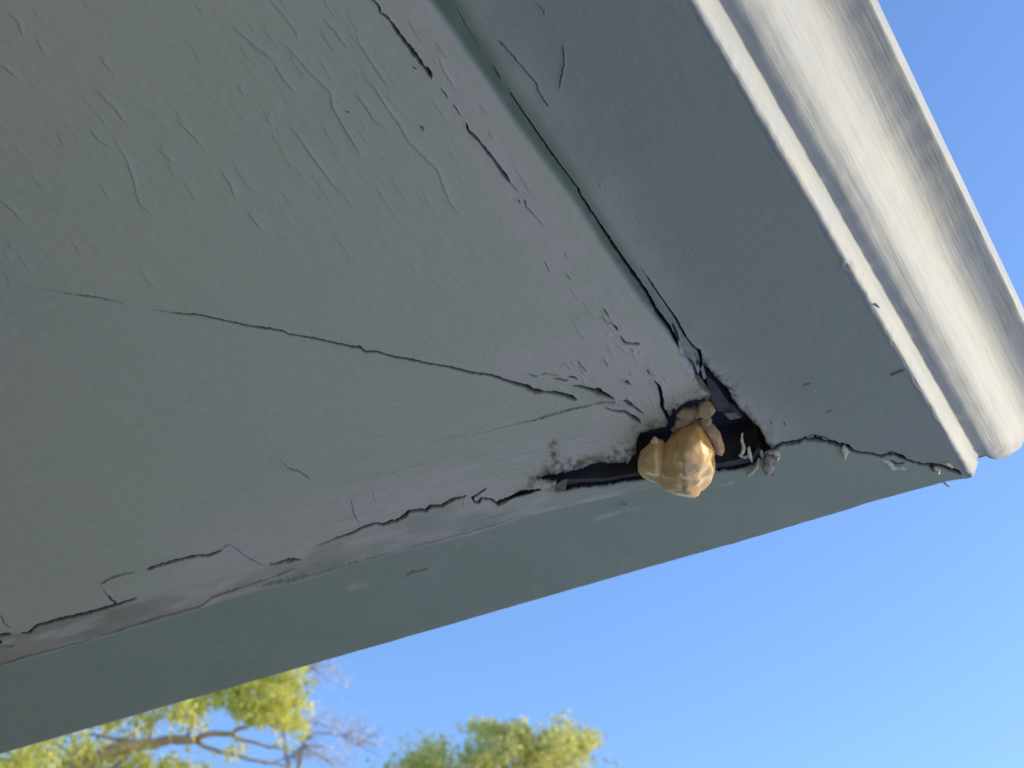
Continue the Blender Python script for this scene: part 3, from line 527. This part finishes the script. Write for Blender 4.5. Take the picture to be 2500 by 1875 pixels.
me = soften(mb, .001, 24, (.0011, .00012, .0013), 'foam_bulge'); link('foam_bulge', me, m_foam, foam)
mb = MB(); hull(mb, [fp(*p) for p in ((1598, 1064, 16, 4), (1588, 1076, 17, 6), (1590, 1084, 17, 8), (1610, 1082, 17, 8), (1606, 1070, 16, 6), (1600, 1080, 17, 15), (1600, 1080, 15, -5))])
link('foam_nub', soften(mb, .0006, 3, (.0003, .0001, .0003), 'foam_nub'), m_nub, foam)
mb = MB(); chunk(mb, 1676, 1010, 3, 28, 18, 16, .1, 1, 14); chunk(mb, 1666, 1030, 5, 22, 17, 14, .5, 2, 12); chunk(mb, 1724, 1000, 7, 25, 27, 14, .5, 3, 12); chunk(mb, 1695, 1030, 2, 24, 18, 14, 0, 7, 12); chunk(mb, 1700, 1008, 3, 20, 18, 13, 0, 9, 12); chunk(mb, 1655, 1048, 5, 16, 14, 12, 0, 11, 12); chunk(mb, 1722, 1028, 5, 18, 16, 12, 0, 12, 12)
link('foam_crust', soften(mb, .0008, 2, (.0009, .0003, .0008), 'foam_crust'), m_crust, foam)
mb = MB(); hull(mb, [fp(*p) for p in ((1712, 1036, 4, 2), (1740, 1034, 4, 0), (1744, 1048, 6, 2), (1758, 1056, 10, 0), (1766, 1080, 12, 0), (1770, 1102, 14, 0), (1762, 1114, 16, 0), (1748, 1110, 16, 2), (1742, 1088, 13, 6), (1728, 1060, 9, 9), (1752, 1080, 12, 10), (1756, 1100, 15, 9), (1742, 1060, 4, -10), (1755, 1095, 9, -9))])
link('foam_curl', soften(mb, .0008, 3, (.0006, .0002, .0008), 'foam_curl'), m_crust, foam)
# caulk
def drip(name, label, path, rad, mat, drop0=2, group='caulk dribbles along the corner joint'):
    mb = MB(); P3 = [Vector(pos(x, y, dr)) for x, y, dr in path]
    # densify
    Q = []; Rr = []
    for i in range(len(P3) - 1):
        for k in range(4):
            u = k / 4; Q.append(P3[i].lerp(P3[i + 1], u)); Rr.append((rad[i] * (1 - u) + rad[i + 1] * u) * MM * (1 + .25 * mnoise.noise(Q[-1] * 400)))
    Q.append(P3[-1]); Rr.append(rad[-1] * MM); Q = [Q[0] + (Q[0] - Q[1]).normalized() * Rr[0] * .8] + Q + [Q[-1] + (Q[-1] - Q[-2]).normalized() * Rr[-1] * .8]; Rr = [Rr[0] * .4] + Rr + [Rr[-1] * .4]
    mb.tube(Q, Rr, 12); rm = max(Rr); mb.v = [v + Vector((mnoise.noise(v * 900), mnoise.noise(v * 900 + Vector((9, 0, 0))), mnoise.noise(v * 900 + Vector((0, 9, 0))))) * rm * .55 for v in mb.v]; o = mb.build(name, mat); tag(o, label, 'caulk', group); return o
drip('caulk_strand', 'thin looped white caulk strand in the dark gap right of the foam', [(1812, 1058, 0), (1811, 1075, 1), (1816, 1092, 2), (1813, 1105, 3), (1806, 1112, 3), (1818, 1117, 3), (1828, 1112, 3)], [.8, 1.2, 1.9, 1.7, 1.4, 1.5, 1.2], m_caulk)
drip('caulk_strand', 'short white caulk curl leaning down beside the looped strand', [(1828, 1092, 2), (1830, 1108, 3), (1836, 1128, 4)], [1.1, 2.0, 1.0], m_caulk)
drip('caulk_strand', 'white caulk squiggle on the lower lip of the gap', [(1852, 1120, 1), (1848, 1140, 3), (1838, 1150, 4), (1828, 1158, 4)], [1.0, 1.9, 1.7, 2.4], m_caulk)
drip('caulk_strand', 'pale caulk hook over the round grey caulk blob', [(1880, 1104, 2), (1896, 1104, 3), (1900, 1112, 4), (1896, 1126, 4)], [2.2, 3.0, 2.4, 1.2], m_caulk)
drip('caulk_strand', 'tiny grey caulk bead at the tip of the dark gap', [(1858, 1101, 1), (1860, 1112, 2)], [1.4, 2.0], m_caulkg)
drip('caulk_drip', 'round grey caulk blob hanging right of the gap', [(1878, 1118, 2), (1876, 1138, 6), (1878, 1152, 9)], [4.5, 6.2, 4.8], m_caulkg)
drip('caulk_drip', 'pale pointed caulk drop on the corner crack, nearest the gap', [(2060, 1093, 0), (2063, 1106, 3), (2062, 1121, 6)], [3.4, 3.3, 1.4], m_caulk)
drip('caulk_drip', 'small white caulk drop near the outer end of the corner crack', [(2283, 1142, 1), (2290, 1150, 3), (2291, 1158, 5)], [2.0, 2.0, 1.0], m_caulk)
drip('caulk_smear', 'flat pale caulk smear on the middle of the corner crack', [(2145, 1118, -1), (2168, 1128, 0), (2180, 1142, 0), (2210, 1142, -.5)], [1.2, 2.6, 3.0, 1.6], m_caulk)
drip('caulk_smear', 'pale caulk ridge at the outermost tip of the corner crack', [(2296, 1130, -1), (2312, 1131, 0), (2324, 1140, 0)], [1.2, 2.2, 1.4], m_caulk)

# ------------------------------------------------------------------ ground
def sheet(name, pts, z, mat):
    me = bpy.data.meshes.new(name); me.from_pydata([(x, y, z) for x, y in pts], [], [tuple(range(len(pts)))]); o = link(name, me, mat, None, False); tag(o, kind='structure'); return o
sheet('ground', [(-900, -900), (900, -900), (900, 900), (-900, 900)], 0, m_ground)
sheet('bounce_patio', [(9, -9), (9, 10), (.05, 10), (.05, -9)], .004, m_bounce)  # unseen paving added to bounce light up, edge placed to dim the left

# ------------------------------------------------------------------ trees
def foliage(mb_pts, size, n, seed, name, mat, parent):
    r = np.random.default_rng(seed); V = []; T = []
    for c, rad, cnt in mb_pts:
        tone0 = r.uniform(.25, .8)
        for k in range(int(cnt * n)):
            d = r.normal(size=3); d /= np.linalg.norm(d) + 1e-9; rr = rad * r.uniform(.15, 1.05) ** .6
            p = np.array(c) + d * rr * np.array([1, 1, .8]); a = r.normal(size=3); a[2] -= .5; a /= np.linalg.norm(a); b_ = np.cross(a, r.normal(size=3)); b_ /= np.linalg.norm(b_)
            s_ = size * r.uniform(.6, 1.3); nrm = np.cross(a, b_)
            V += [p - a * s_ * .1, p + a * s_ * .4 + b_ * s_ * .22 + nrm * s_ * .05, p + a * s_, p + a * s_ * .4 - b_ * s_ * .22 + nrm * s_ * .05]; T += [np.clip(tone0 + r.normal() * .28, 0, 1)] * 4
    V = np.array(V); me = npmesh(name, V, np.arange(len(V)).reshape(-1, 4)); at = me.attributes.new('tone', 'FLOAT', 'POINT'); at.data.foreach_set('value', np.array(T, np.float32)); return link(name, me, mat, parent, False)
def limb(mb, pts, w0, w1, n=8, wob=.02):
    out = []
    for i in range(len(pts) - 1):
        for k in range(3): out.append(Vector(pts[i]).lerp(Vector(pts[i + 1]), k / 3) + Vector((random.gauss(0, 1), random.gauss(0, 1), random.gauss(0, 1))) * wob * (0 if k == 0 else 1))
    out.append(Vector(pts[-1])); m = len(out); mb.tube(out, [w0 + (w1 - w0) * i / (m - 1) for i in range(m)], n)
# tree 1: yellow-green, a big lit limb reaching right
DT = 8.6
base1 = far(-560, 2300, DT); base1 = Vector((base1.x, base1.y, 0))
t1 = empty('broadleaf_tree', base1); tag(t1, 'sunlit yellow-green tree with a thick bare limb at the lower left', 'tree')
tm = MB(); fork = far(-350, 2250, DT)
limb(tm, [base1, base1 + Vector((.05, 0, 1.6)), Vector((base1.x + .1, base1.y, 3.0)), fork], .2, .12, 12, .02)
crotch = far(60, 1960, DT)
limb(tm, [fork, far(-150, 2090, DT), crotch], .12, .07)
q = lambda *a, dz=0: [far(x, y, DT + dz) for x, y in a]
limb(tm, [crotch] + q((150, 1890), (221, 1856), (289, 1833), (353, 1815), (407, 1808), (452, 1806), (479, 1806)), .045, .022, 10, .006)
limb(tm, q((479, 1806), (511, 1792), (565, 1792), (583, 1779), (610, 1768), (640, 1755)), .02, .007, 6, .004)
limb(tm, q((565, 1792), (610, 1810), (655, 1824), (700, 1829), (770, 1850)), .011, .004, 6, .004)
limb(tm, q((479, 1810), (520, 1829), (588, 1847), (655, 1862), (720, 1875)), .013, .006, 6, .004)
for px, py in ((100, 1800), (200, 1780), (330, 1740), (420, 1700), (520, 1690), (620, 1650), (-100, 1850), (330, 1890), (0, 1950), (150, 2000)):
    st_ = random.choice([(221, 1856), (353, 1815), (452, 1806), (150, 1890)]); limb(tm, [far(*st_, DT), far((st_[0] + px) / 2, (st_[1] + py) / 2 - 15, DT + .1), far(px, py, DT + .2)], .012, .003, 5, .015)
tm.build('trunk', m_bark, t1)
cl = []
R_ = random.Random(3)
def cloud(cx_, cy_, sx, sy, n, rad, dist, dd, cnt=1.0):
    for k in range(n): cl.append((tuple(far(cx_ + R_.gauss(0, sx), cy_ + R_.gauss(0, sy), dist + R_.gauss(0, dd))), R_.uniform(.8, 2.0) * rad, cnt))
cloud(130, 1860, 70, 35, 16, .11, DT, .25); cloud(20, 1870, 60, 30, 12, .12, DT, .3); cloud(380, 1890, 60, 22, 14, .10, DT, .2, .9); cloud(330, 1760, 60, 30, 10, .08, DT, .2, .7)
cloud(480, 1720, 60, 28, 11, .08, DT, .2, .8); cloud(580, 1690, 50, 25, 12, .08, DT, .2, .9); cloud(650, 1735, 38, 25, 11, .08, DT, .2, 1); cloud(690, 1660, 28, 22, 6, .06, DT, .15, .8); cloud(700, 1715, 22, 25, 6, .06, DT, .15, .8)
cloud(480, 1640, 120, 20, 10, .10, DT + .3, .2, .9); cloud(230, 1810, 25, 18, 3, .07, DT + .6, .2, .5); cloud(700, 1770, 20, 15, 4, .05, DT, .1, .5); cloud(540, 1850, 30, 20, 3, .05, DT, .1, .3)
cloud(-250, 1900, 120, 90, 26, .2, DT, .5, 2.0); cloud(100, 2080, 250, 90, 30, .22, DT, .5, 1.6); cloud(-300, 1700, 160, 120, 20, .22, DT + .4, .5, 2.0); cloud(300, 1560, 150, 60, 14, .16, DT + .3, .4, 1.5)
foliage(cl, .040, 95, 5, 'crown', m_leaf, t1)
# tree 2
DT2 = 14.0
base2 = far(1220, 2500, DT2); base2 = Vector((base2.x, base2.y, 0)); t2 = empty('round_tree', base2); tag(t2, 'olive-green leafy tree top standing alone at the bottom centre', 'tree')
tm = MB(); mid = far(1210, 2150, DT2); limb(tm, [base2, base2 + Vector((.1, .1, 2.4)), mid], .22, .12, 12, .03)
for px, py in ((1050, 1860), (1150, 1850), (1230, 1790), (1330, 1800), (1410, 1830), (980, 1950), (1480, 1980), (1300, 1950)): limb(tm, [mid, far((1210 + px) / 2, (2150 + py) / 2 + 20, DT2), far(px, py, DT2)], .05, .008, 6, .03)
tm.build('trunk', m_bark, t2)
cl = []
cloud(1060, 1850, 30, 16, 10, .12, DT2, .3, .9); cloud(1020, 1880, 30, 12, 8, .12, DT2, .3, .9); cloud(1215, 1780, 22, 10, 8, .10, DT2, .3, .9); cloud(1250, 1820, 45, 20, 16, .13, DT2, .3, 1); cloud(1340, 1805, 45, 12, 12, .11, DT2, .3, 1)
cloud(1405, 1815, 22, 12, 8, .10, DT2, .3, 1); cloud(1370, 1855, 40, 14, 8, .11, DT2, .3, .8); cloud(1160, 1850, 40, 14, 8, .12, DT2, .3, .8); cloud(1220, 1900, 110, 14, 16, .16, DT2, .4, 1)
cloud(1220, 2010, 150, 50, 40, .32, DT2, .6, 2.2); cloud(1220, 2140, 110, 40, 16, .3, DT2, .5, 2)
foliage(cl, .060, 95, 8, 'crown', m_leaf2, t2)
# tree 3: wispy, pale mauve, behind tree 1
DT3 = 12.0
base3 = far(820, 2500, DT3); base3 = Vector((base3.x, base3.y, 0)); t3 = empty('wispy_tree', base3); tag(t3, 'wispy tree with pale mauve sprays behind the yellow-green crown', 'tree')
tm = MB(); mid = far(760, 2050, DT3); limb(tm, [base3, base3 + Vector((-.1, 0, 2.6)), mid], .12, .06, 10, .03)
q3 = lambda *a: [far(x, y, DT3) for x, y in a]
limb(tm, [mid] + q3((735, 1930), (728, 1880), (741, 1820), (735, 1800)), .03, .012, 6, .01)
limb(tm, q3((741, 1820), (700, 1850), (640, 1865)), .012, .006, 5, .005); limb(tm, q3((741, 1812), (768, 1790), (836, 1795), (870, 1815), (925, 1815)), .010, .003, 5, .006)
limb(tm, q3((735, 1800), (768, 1765), (700, 1758), (650, 1762)), .008, .004, 5, .006); limb(tm, q3((768, 1765), (800, 1775), (836, 1792)), .006, .003, 5, .004); limb(tm, q3((741, 1820), (790, 1850), (820, 1875)), .010, .005, 5, .006)
limb(tm, [mid] + q3((700, 1850), (690, 1700), (730, 1640), (790, 1630)), .02, .004, 6, .012); limb(tm, q3((730, 1640), (760, 1622), (820, 1625)), .006, .003, 5, .005)
for k in range(46):
    a0 = random.choice([(735, 1800), (768, 1765), (741, 1820), (836, 1795), (790, 1850), (730, 1640), (760, 1630), (700, 1850), (870, 1815)]); an = random.uniform(-1.3, .9); L = random.uniform(30, 95)
    b0 = (a0[0] + L * math.cos(an), a0[1] + L * .7 * math.sin(an)); mid_ = ((a0[0] + b0[0]) / 2 + random.gauss(0, 6), (a0[1] + b0[1]) / 2 + random.gauss(0, 6))
    limb(tm, [far(*a0, DT3), far(*mid_, DT3 + random.gauss(0, .1)), far(*b0, DT3 + random.gauss(0, .15))], .005, .0016, 4, .006)
tm.build('trunk', m_twig, t3)
cl = []
cloud(790, 1635, 28, 12, 9, .05, DT3, .15, .9); cloud(820, 1660, 25, 12, 5, .04, DT3, .15, .6); cloud(860, 1670, 15, 12, 2, .03, DT3, .1, .4); cloud(760, 1660, 25, 12, 5, .04, DT3, .1, .5)
cloud(800, 1745, 35, 14, 10, .05, DT3, .2, .8); cloud(850, 1775, 30, 16, 12, .055, DT3, .2, .9); cloud(870, 1800, 30, 14, 8, .05, DT3, .2, .8); cloud(800, 1830, 40, 18, 12, .05, DT3, .2, .8); cloud(845, 1860, 30, 12, 8, .05, DT3, .2, .8); cloud(740, 1790, 30, 25, 6, .05, DT3, .2, .6); cloud(925, 1812, 12, 5, 3, .03, DT3, .1, .5)
cloud(720, 1930, 90, 40, 20, .12, DT3, .3, .8); cloud(770, 1720, 30, 20, 3, .04, DT3, .1, .4)
foliage(cl, .030, 15, 9, 'crown', m_mauve, t3)
